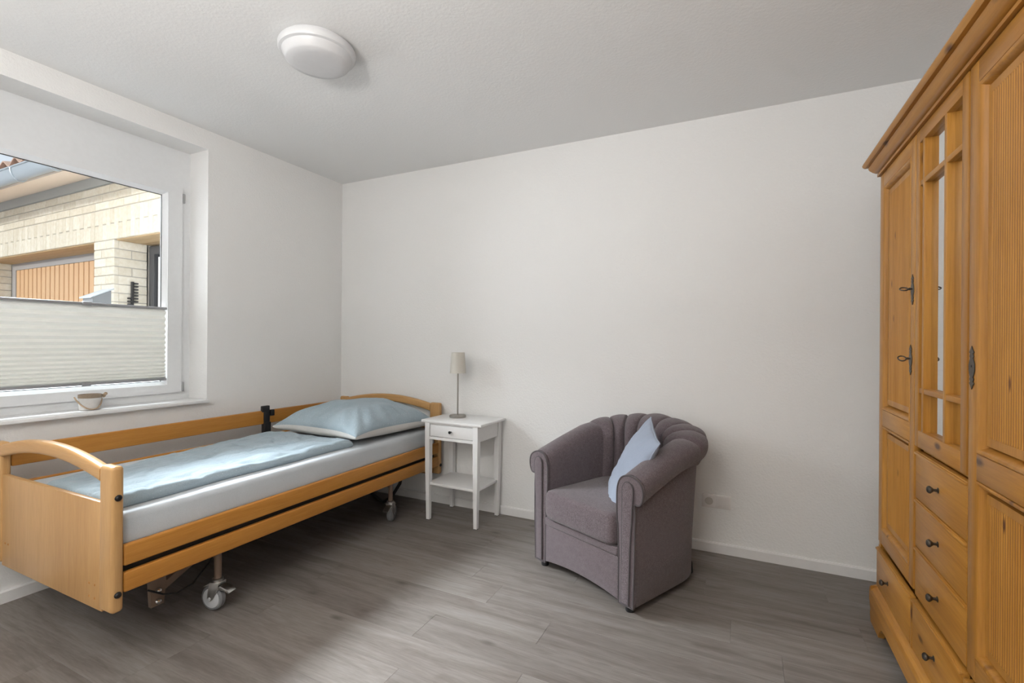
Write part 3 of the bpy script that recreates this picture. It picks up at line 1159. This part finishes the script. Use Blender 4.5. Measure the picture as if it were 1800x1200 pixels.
# carcass: sides, back, top, base
for (a_, b_) in ((YF_ - .022, YF_), (YN, YN + .022)):
    obj('side_panel', B().box(WX + .004, WBK, a_, b_, .352, 1.986), 'pine', wd, smooth=False)
obj('back_panel', B().box(WBK - .01, WBK, YN + .022, YF_ - .022, .355, 1.986), 'pine', wd, smooth=False)
obj('top_panel', B().box(WX + .004, WBK, YN, YF_, 1.986, 2.005), 'pine', wd, smooth=False)
for yy in (YM1, YM0):
    obj('partition', B().box(WX + .05, WBK - .01, yy - .009, yy + .009, .355, 1.985), 'pine', wd, smooth=False)
obj('inner_shelf', B().box(WX + .024, WBK - .01, YM0 + .009, YM1 - .009, .868, .884), 'pine', wd, smooth=False)
BX_ = .545
for (a_, b_) in ((YF_ - .02, YF_ + .008), (YN - .008, YN + .02)):
    obj('base_side', B().box(BX_ + .012, WBK, a_, b_, .165, .352), 'pine', wd, smooth=False)
obj('base_bottom', B().box(BX_ + .012, WBK, YN, YF_, .10, .165), 'pine_h', wd, smooth=False)
obj('base_top', B().box(BX_ + .045, WBK, YN + .02, YF_ - .02, .339, .352), 'pine_h', wd, smooth=False)
for yy in (YM1 + .006, YM0 - .006):
    obj('base_stile', B().box(BX_ + .003, BX_ + .05, yy - .012, yy + .012, .165, .339, .005), 'pine', wd)
# plinth moulding with bracket feet
px0 = BX_ - .018


def plinth_profile():
    return [(px0, .165 - .03), (px0 + .004, .150), (px0 + .014, .158), (BX_ + .012, .166), (BX_ + .012, .09), (px0, .09)]


pl = B().prism(plinth_profile(), 'y', YN - .026, YF_ + .026)
pl.prism([(YF_ + .026, .135), (YF_ + .022, .150), (YF_ + .012, .158), (YF_ + .0, .166), (YF_, .09), (YF_ + .026, .09)], 'x', px0 + .0005, WBK)
obj('plinth_moulding', pl, 'pine_h', wd, smooth=False)
ft = []
yA, yB = YF_ + .030, YN - .030
ft = [(yA, .092), (yA, .075), (yA - .014, .055), (yA - .006, .035), (yA - .02, .0), (yA - .15, .0), (yA - .17, .03), (yA - .20, .055), (yA - .25, .062),
      (yB + .25, .062), (yB + .20, .055), (yB + .17, .03), (yB + .15, .0), (yB + .02, .0), (yB, .03), (yB, .092)]
obj('bracket_foot', B().prism(ft, 'x', px0 + .002, px0 + .026, .003), 'pine_h', wd, smooth=False)
ftl = [(px0 + .02, .092), (px0 + .02, .0), (px0 + .12, .0), (px0 + .15, .055), (WBK - .12, .055), (WBK - .09, 0), (WBK, 0), (WBK, .092)]
obj('bracket_foot', B().prism(ftl, 'y', YF_ + .002, YF_ + .026, .002), 'pine_h', wd, smooth=False)
obj('bracket_foot', B().prism(ftl, 'y', YN - .026, YN - .002, .002), 'pine_h', wd, smooth=False)
# cornice: stepped moulding mitred round the front and both sides
CP = [(0, 1.986), (.010, 1.986), (.010, 1.997), (.006, 1.9975), (.006, 2.001), (.014, 2.003), (.024, 2.012), (.033, 2.024), (.038, 2.034), (.036, 2.035), (.036, 2.040),
      (.048, 2.041), (.054, 2.047), (.057, 2.055), (.054, 2.064), (.048, 2.069), (.0, 2.072)]
rings = []
for o_, z in CP:
    rings.append([(WBK, YF_ + o_, z), (WX - o_, YF_ + o_, z), (WX - o_, YN - o_, z), (WBK, YN - o_, z)])
cn = B()
R_ = [[cn.bm.verts.new(p) for p in r] for r in rings]
fs = []
for a_, b_ in zip(R_, R_[1:]):
    for i in range(3):
        fs.append(cn.bm.faces.new((a_[i], a_[i + 1], b_[i + 1], b_[i])))
fs.append(cn.bm.faces.new(R_[-1]))
fs.append(cn.bm.faces.new(R_[0]))
for i in (3,):
    fs.append(cn.bm.faces.new([r[0] for r in R_] + [r[3] for r in reversed(R_)]))
bmesh.ops.recalc_face_normals(cn.bm, faces=fs)
obj('cornice', cn, 'pine_h', wd, ang=28)


def moulding(b, y0, y1, z0, z1, x, dep=.016, wid=.022):
    """frame moulding sloping from the door face into the panel"""
    O = [(y0, z0), (y1, z0), (y1, z1), (y0, z1)]
    I = [(y0 + wid, z0 + wid), (y1 - wid, z0 + wid), (y1 - wid, z1 - wid), (y0 + wid, z1 - wid)]

    def lerp(t):
        return [(O[i][0] + (I[i][0] - O[i][0]) * t, O[i][1] + (I[i][1] - O[i][1]) * t) for i in range(4)]
    prof = [(0, .001), (.04, .0025), (.08, .000), (.20, -.0015), (.38, -.0005), (.55, .003), (.70, .0085), (.80, .015), (1.0, .024)]
    b.loft([[(x + d, p[0], p[1]) for p in lerp(t)] for t, d in prof], caps=False)
    return b


def reeded(b, y0, y1, z0, z1, x, pitch=.0112, margin=.016, gap=.0):
    """raised field panel: flat margin, then vertical reeds"""
    xm = x + .004
    ya, yb = y0 + margin, y1 - margin
    za, zb2 = z0 + margin + .006, z1 - margin - .006
    n_ = int(round((yb - ya) / pitch))
    st = (yb - ya) / n_
    prof = [(ya, xm)]
    for k in range(n_):
        c_ = ya + st * k
        for t, d in ((.0, .0070), (.21, .0012), (.36, -.0006), (.5, -.0010), (.64, -.0006), (.79, .0012)):
            prof.append((c_ + st * t, xm + d))
    prof.append((yb, xm))
    lo = [(xx, yy, za) for yy, xx in prof]
    hi = [(xx, yy, zb2) for yy, xx in prof]
    nf = len(b.bm.faces)
    b.loft([lo, hi], closed=False)
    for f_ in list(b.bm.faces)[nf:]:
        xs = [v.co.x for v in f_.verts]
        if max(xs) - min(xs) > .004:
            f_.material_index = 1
    back = xm + .009
    b.box(back + .003, x + .022, y0 - .006, y1 + .006, z0 - .006, z1 + .006)
    b.box(back, back + .004, y0, y1, z0, z1)
    b.box(xm, back + .001, y0, ya, z0, z1).box(xm, back + .001, yb, y1, z0, z1)
    b.box(xm, back + .001, ya, yb, z0, za).box(xm, back + .001, ya, yb, zb2, z1)
    return b


def escutcheon(x, y, z, s=1.0):
    """flat forged plate with pointed, scalloped ends"""
    half = [(0, .058), (.006, .049), (.015, .041), (.008, .037), (.013, .030), (.008, .025), (.013, .018), (.017, .008), (.017, 0)]
    R = [(a_ * s, b_ * s) for a_, b_ in half]
    pts = R + [(a_, -b_) for a_, b_ in reversed(R[:-1])] + [(-a_, -b_) for a_, b_ in R[1:]] + [(-a_, b_) for a_, b_ in reversed(R[1:-1])]
    return B().prism([(y + a_, z + b_) for a_, b_ in pts], 'x', x - .0025, x, .0008, 1)


def key(x, y, z, tilt):
    b = B().tube([(x + .002, y, z), (x - .012, y, z)], .0028, 8)
    b.lathe([(0, -.004), (.0045, -.004), (.0045, 0), (0, 0)], (x - .006, y, z), 'x', 10)
    ring = []
    for i in range(20):
        t = 2 * PI * i / 20
        a_, c_ = .012 * math.cos(t), .011 * math.sin(t)
        ring.append((x - .024 + a_, y + c_ * math.sin(tilt), z + c_ * math.cos(tilt)))
    b.tube(ring, .0022, 8, closed=True)
    return b


def panel_door(y0, y1, zt, zb_, name_label=None, near=True):
    """frame-and-panel door: tall upper and short lower reeded panel"""
    st = .050
    x0, x1 = WX, WX + .022
    fr2 = B()
    fr2.box(x0, x1, y1 - st, y1, zb_, zt, .003).box(x0, x1, y0, y0 + st, zb_, zt, .003)
    root = obj('door', fr2, 'pine', wd)
    zr = ((zb_, zb_ + .062), (.888, .958), (zt - .060, zt))
    for a_, b_ in zr:
        obj('door_rail', B().box(x0, x1, y0 + st - .001, y1 - st + .001, a_, b_, .003), 'pine_h', root)
    for (a_, b_) in ((zr[0][1], zr[1][0]), (zr[1][1], zr[2][0])):
        obj('panel_moulding', moulding(B(), y0 + st, y1 - st, a_, b_, x0), 'pine', root)
    for (a_, b_) in ((zr[0][1], zr[1][0]), (zr[1][1], zr[2][0])):
        pnl = B()
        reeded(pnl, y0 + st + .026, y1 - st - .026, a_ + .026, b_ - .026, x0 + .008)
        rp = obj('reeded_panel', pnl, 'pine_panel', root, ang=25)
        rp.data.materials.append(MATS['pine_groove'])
    return root


dl = panel_door(YM1 + .004, YF_ - .002, 1.984, .374)
drt = panel_door(YN + .002, YM0 - .005, 1.984, .362)
obj('escutcheon', escutcheon(WX - .0002, 2.180, 1.185, .95), 'iron', dl)
obj('key', key(WX - .002, 2.180, 1.19, .7), 'iron', dl)
obj('escutcheon', escutcheon(WX - .0002, YM0 - .030, 1.180, 1.0), 'iron', drt)
obj('keyhole', B().lathe([(0, -.0008), (.003, -.0008), (.003, 0), (0, 0)], (WX - .0027, YM0 - .030, 1.184), 'x', 10), 'black_metal', drt)

# middle door: mirror behind a lattice of glazing bars
y0, y1, z0, z1 = YM0 + .005, YM1 - .002, .886, 1.984
lat = B()
st = .042
x0, x1 = WX, WX + .024
lat.box(x0, x1, y1 - .036, y1, z0, z1, .002).box(x0, x1, y0, y0 + st, z0, z1, .002)
dm = obj('door', lat, 'pine', wd)
for (a_, b_) in ((z0, z0 + .058), (z1 - .046, z1)):
    obj('door_rail', B().box(x0, x1, y0 + st - .001, y1 - .036 + .001, a_, b_, .002), 'pine_h', dm)
for yy in (2.062, 1.870):
    obj('glazing_bar', B().box(x0 + .001, x1, yy - .010, yy + .010, z0 + .056, z1 - .044, .002), 'pine', dm)
for zz in (1.082, 1.797):
    obj('glazing_bar', B().box(x0 + .002, x1 - .001, y0 + st, y1 - .036, zz - .009, zz + .009, .002), 'pine_h', dm)
ys = [y0 + st, 1.860, 1.880, 2.052, 2.072, y1 - .036]
zz_ = [z0 + .058, 1.073, 1.091, 1.788, 1.806, z1 - .046]
for i in (0, 2, 4):
    for j in (0, 2, 4):
        obj('mirror_pane', B().box(x1 - .004, x1 - .001, ys[i] - .003, ys[i + 1] + .003, zz_[j] - .003, zz_[j + 1] + .003), 'mirror', dm, smooth=False)
obj('door_backing', B().box(x1 - .001, x1 + .003, y0 + .01, y1 - .01, z0 + .01, z1 - .01), 'pine', dm, smooth=False)
obj('escutcheon', escutcheon(WX - .0002, 2.163, 1.437, .95), 'iron', dl)
obj('key', key(WX - .002, 2.163, 1.44, 1.0), 'iron', dl)


def drawer(y0, y1, z0, z1, x, yk):
    b = B().box(x + .003, x + .022, y0, y1, z0, z1, .003)
    # lip along the top edge
    b.box(x - .002, x + .01, y0, y1, z1 - .012, z1 - .003, .003)
    d = obj('drawer', b, 'pine_h', wd)
    zc = (z0 + z1) / 2
    kb_ = B().lathe([(0, -.029), (.007, -.028), (.0115, -.024), (.012, -.020), (.008, -.015), (.0042, -.011), (.0042, -.003), (.009, -.001), (.009, .003), (0, .003)], (x + .003, yk, zc), 'x', 20)
    obj('knob', kb_, 'iron', d)
    return d


yk = (YM0 + YM1) / 2
for (a_, b_) in ((.704, .868), (.536, .700), (.362, .532)):
    drawer(YM0 + .009, YM1 - .004, a_, b_, WX, yk)
drawer(YM0 + .010, YM1 - .008, .170, .350, BX_, yk)
drawer(YM1 + .020, YF_ + .002, .170, .345, BX_, 2.44)
drawer(YN - .002, YM0 - .020, .170, .345, BX_, 1.47)

# ------------------------------------------------------------------ outside: brick garage wing
YG = 3.0            # its front face
gar = thing('brick_garage', 'pale yellow brick garage wing seen through the window', 'garage', (-8, YG, -.2))
XR, XP1, XP0, XL = -3.9, -6.575, -7.015, -10.28     # right end, pillar edges, left jamb
ZBm, ZT = 2.41, 2.777
wl_ = B()
wl_.box(-12.2, XR, YG + .01, YG + .36, ZBm + .006, 3.19)
wl_.box(XP0 + .006, XP1 - .008, YG + .01, YG + .36, -.2, ZBm + .006)
wl_.box(-12.2, XL - .008, YG + .01, YG + .36, -.2, ZBm + .006)
wl_.box(-12.2, XR, YG + .62, YG + .7, -.2, 3.19)
wl_.box(XP1 - .4, XP1 - .008, YG + .34, YG + .62, -.2, ZBm)
obj('mortar_wall', wl_, 'mortar', gar, smooth=False)
bricks = {}
rb = random.Random(3)


def brick(x0, x1, y0, y1, z0, z1):
    k = (round(x1 - x0, 3), round(y1 - y0, 3), round(z1 - z0, 3))
    c_ = Vector(((x0 + x1) / 2, (y0 + y1) / 2 + rb.uniform(-.002, .002), (z0 + z1) / 2)) - gar.location
    if k not in bricks:
        a_, b_, d = k[0] / 2, k[1] / 2, k[2] / 2
        o = obj('brick', B().box(-a_, a_, -b_, b_, -d, d, .004, 1), 'yellow_brick', gar, local=True, smooth=False)
        bricks[k] = o
        o.location = c_
    else:
        copy_mesh(bricks[k], gar, c_)


J = .011
# soldier band: alternate columns cut in two
x = XR
k = 0
cw = .0865
while x > -10.4:
    if k % 2:
        brick(x - cw + J * .6, x, YG, YG + .05, ZBm, ZBm + .178)
        brick(x - cw + J * .6, x, YG, YG + .05, ZBm + .178 + J, ZT - J)
    else:
        brick(x - cw + J * .6, x, YG, YG + .05, ZBm, ZT - J)
    x -= cw
    k += 1
# three running courses above
for r in range(3):
    x = XR - (.16 if r % 2 else 0)
    z = ZT + r * .0955
    while x > -10.4:
        brick(x - .31 + J, x, YG, YG + .05, z, z + .0955 - J)
        x -= .31
# pillar
ch_ = .1035
r = 0
z = ZBm - ch_
while z > .75:
    cut = XP0 + (.17 if r % 2 else .265)
    brick(XP0, cut - J, YG, YG + .05, z, z + ch_ - J)
    brick(cut, XP1, YG, YG + .05, z, z + ch_ - J)
    ys_ = YG + .051
    cy = YG + (.18 if r % 2 else .33)
    if r % 2:
        brick(XP1 - .05, XP1, ys_, cy, z, z + ch_ - J)
        brick(XP1 - .05, XP1, cy + J, YG + .345, z, z + ch_ - J)
    else:
        brick(XP1 - .05, XP1, ys_, YG + .345, z, z + ch_ - J)
    brick(XL - .05, XL, YG + .001, YG + .345, z, z + ch_ - J)
    z -= ch_
    r += 1
# soffits of the openings
for (a_, b_) in ((XL, XP0), (XP1, XR)):
    for k in range(5):
        d = .62 / 5
        obj('soffit_board', B().box(a_, b_, YG + .03 + k * d, YG + .03 + (k + 1) * d - .006, ZBm - .012, ZBm + .008), 'soffit_wood', gar, smooth=False)
# garage door
gy = YG + .35
gd = obj('garage_door', B().box(XL + .02, XP0 + .02, gy + .03, gy + .05, -.2, 2.31), 'garage_gap', gar, smooth=False)
gf = B().box(XL, XP0 + .02, gy, gy + .05, 2.30, 2.402).box(XL, XL + .13, gy, gy + .05, -.2, 2.30)
obj('door_frame', gf, 'frame_metal_grey', gd, smooth=False)
x = XL + .14
slat = None
sw = .136
while x < XP0:
    xx = (x + sw / 2)
    if slat is None:
        slat = obj('slat', B().prism([(-sw / 2 + .011, 0), (-sw / 2 + .016, -.028), (sw / 2 - .016, -.028), (sw / 2 - .011, 0)], 'z', -1.25, 1.25), 'garage_board', gd, local=True, smooth=False)
        slat.location = Vector((xx, gy + .03, 1.045)) - gar.location
    else:
        copy_mesh(slat, gd, Vector((xx, gy + .03, 1.045)) - gar.location)
    x += sw
# entrance door in the recess to the right
ed = B().box(XP1 + .02, XP1 + .12, YG + .36, YG + .44, -.2, 2.38).box(XP1 + .12, -4.9, YG + .36, YG + .44, 2.28, 2.38)
edo = obj('entrance_door', ed, 'anthracite', gar, smooth=False)
obj('door_leaf', B().box(XP1 + .15, -4.9, YG + .39, YG + .44, -.2, 2.25), 'frame_white', edo, smooth=False)
# eaves
obj('flashing_board', B().box(-12.2, XR, YG - .012, YG + .02, 3.066, 3.19), 'lead_grey', gar, smooth=False)
obj('eaves_soffit', B().prism([(YG - .01, 3.182), (YG - .56, 2.975), (YG - .565, 2.995), (YG - .01, 3.205)], 'x', -12.2, XR), 'peach_paint', gar, smooth=False)
gt = []
for xx in (-12.2, XR):
    ring = []
    for i in range(13):
        t = PI + PI * i / 12
        ring.append((xx, YG - .63 + .072 * math.cos(t), 3.085 + .125 * math.sin(t)))
    for i in range(13):
        t = 2 * PI - PI * i / 12
        ring.append((xx, YG - .63 + .066 * math.cos(t), 3.085 + .119 * math.sin(t)))
    gt.append(ring)
gu = B().loft(gt)
gu.tube([(-12.2, YG - .705, 3.088), (XR, YG - .705, 3.088)], .010, 8)
gut = obj('gutter', gu, 'zinc', gar)
xx = -11.9
while xx < XR:
    pts = [(xx, YG - .63 + .078 * math.cos(PI + PI * i / 10), 3.085 + .131 * math.sin(PI + PI * i / 10)) for i in range(11)]
    obj('gutter_bracket', B().tube(pts, .008, 6), 'zinc', gut)
    xx += .8
roof = obj('roof_deck', B().prism([(YG - .56, 3.08), (YG - .56, 3.20), (YG + 3.5, 4.43), (YG + 3.5, 4.31)], 'x', -12.2, XR), 'clay_tile', gar, smooth=False)
tile = None
for rr in range(5):
    xx = -11.9
    while xx < -6.0:
        yy = YG - .60 + rr * .33
        zz2 = 3.235 + rr * .33 * .303
        if tile is None:
            rg = []
            for (yo, zo) in ((0, 0), (.37, .112 - .018)):
                ring = []
                for i in range(9):
                    t = i / 8
                    ring.append((-.145 + .29 * t, yo, zo + .036 * math.sin(2 * PI * t)))
                for i in range(8, -1, -1):
                    t = i / 8
                    ring.append((-.145 + .29 * t, yo, zo + .036 * math.sin(2 * PI * t) - .016))
                rg.append(ring)
            tile = obj('roof_tile', B().loft(rg), 'clay_tile', gar, local=True, smooth=False)
            tile.location = Vector((xx, yy, zz2)) - gar.location
        else:
            copy_mesh(tile, gar, Vector((xx, yy, zz2)) - gar.location)
        xx += .29
# letter box standing in front of the pillar
mb = thing('letter_box', 'grey metal letter box with a sloping lid in front of the brick pillar', 'letter box', (-5.97, 2.58, -.2))
obj('box_body', B().prism([(2.50, 1.40), (2.66, 1.40), (2.66, 1.745), (2.50, 1.662)], 'x', -6.06, -5.87, .003), 'box_grey', mb, smooth=False)
obj('sloping_lid', B().prism([(2.48, 1.668), (2.48, 1.654), (2.68, 1.757), (2.68, 1.771)], 'x', -6.09, -5.86, .003), 'zinc', mb, smooth=False)
obj('stand', B().box(-6.0, -5.94, 2.55, 2.61, -.2, 1.40), 'zinc', mb, smooth=False)
# toothed rack on the side of the pillar
hr = thing('wall_rack', 'black toothed rack fixed to the side of the brick pillar', 'rack', (XP1, YG + .18, 1.6))
hb = B().box(XP1 + .001, XP1 + .03, YG + .170, YG + .195, 1.55, 1.93, .003)
obj('spine', hb, 'black_plastic', hr)
for k in range(7):
    z = 1.90 - k * .036
    obj('tooth', B().box(XP1 + .004, XP1 + .04, YG + .195, YG + .235, z, z + .018), 'black_plastic', hr, smooth=False)
for k in range(5):
    z = 1.72 - k * .036
    obj('tooth', B().box(XP1 + .004, XP1 + .04, YG + .135, YG + .17, z, z + .018), 'black_plastic', hr, smooth=False)
gnd = struct(obj('ground', B().box(-16, XO, -8, 8, -.4, -.2), 'pavement', smooth=False))
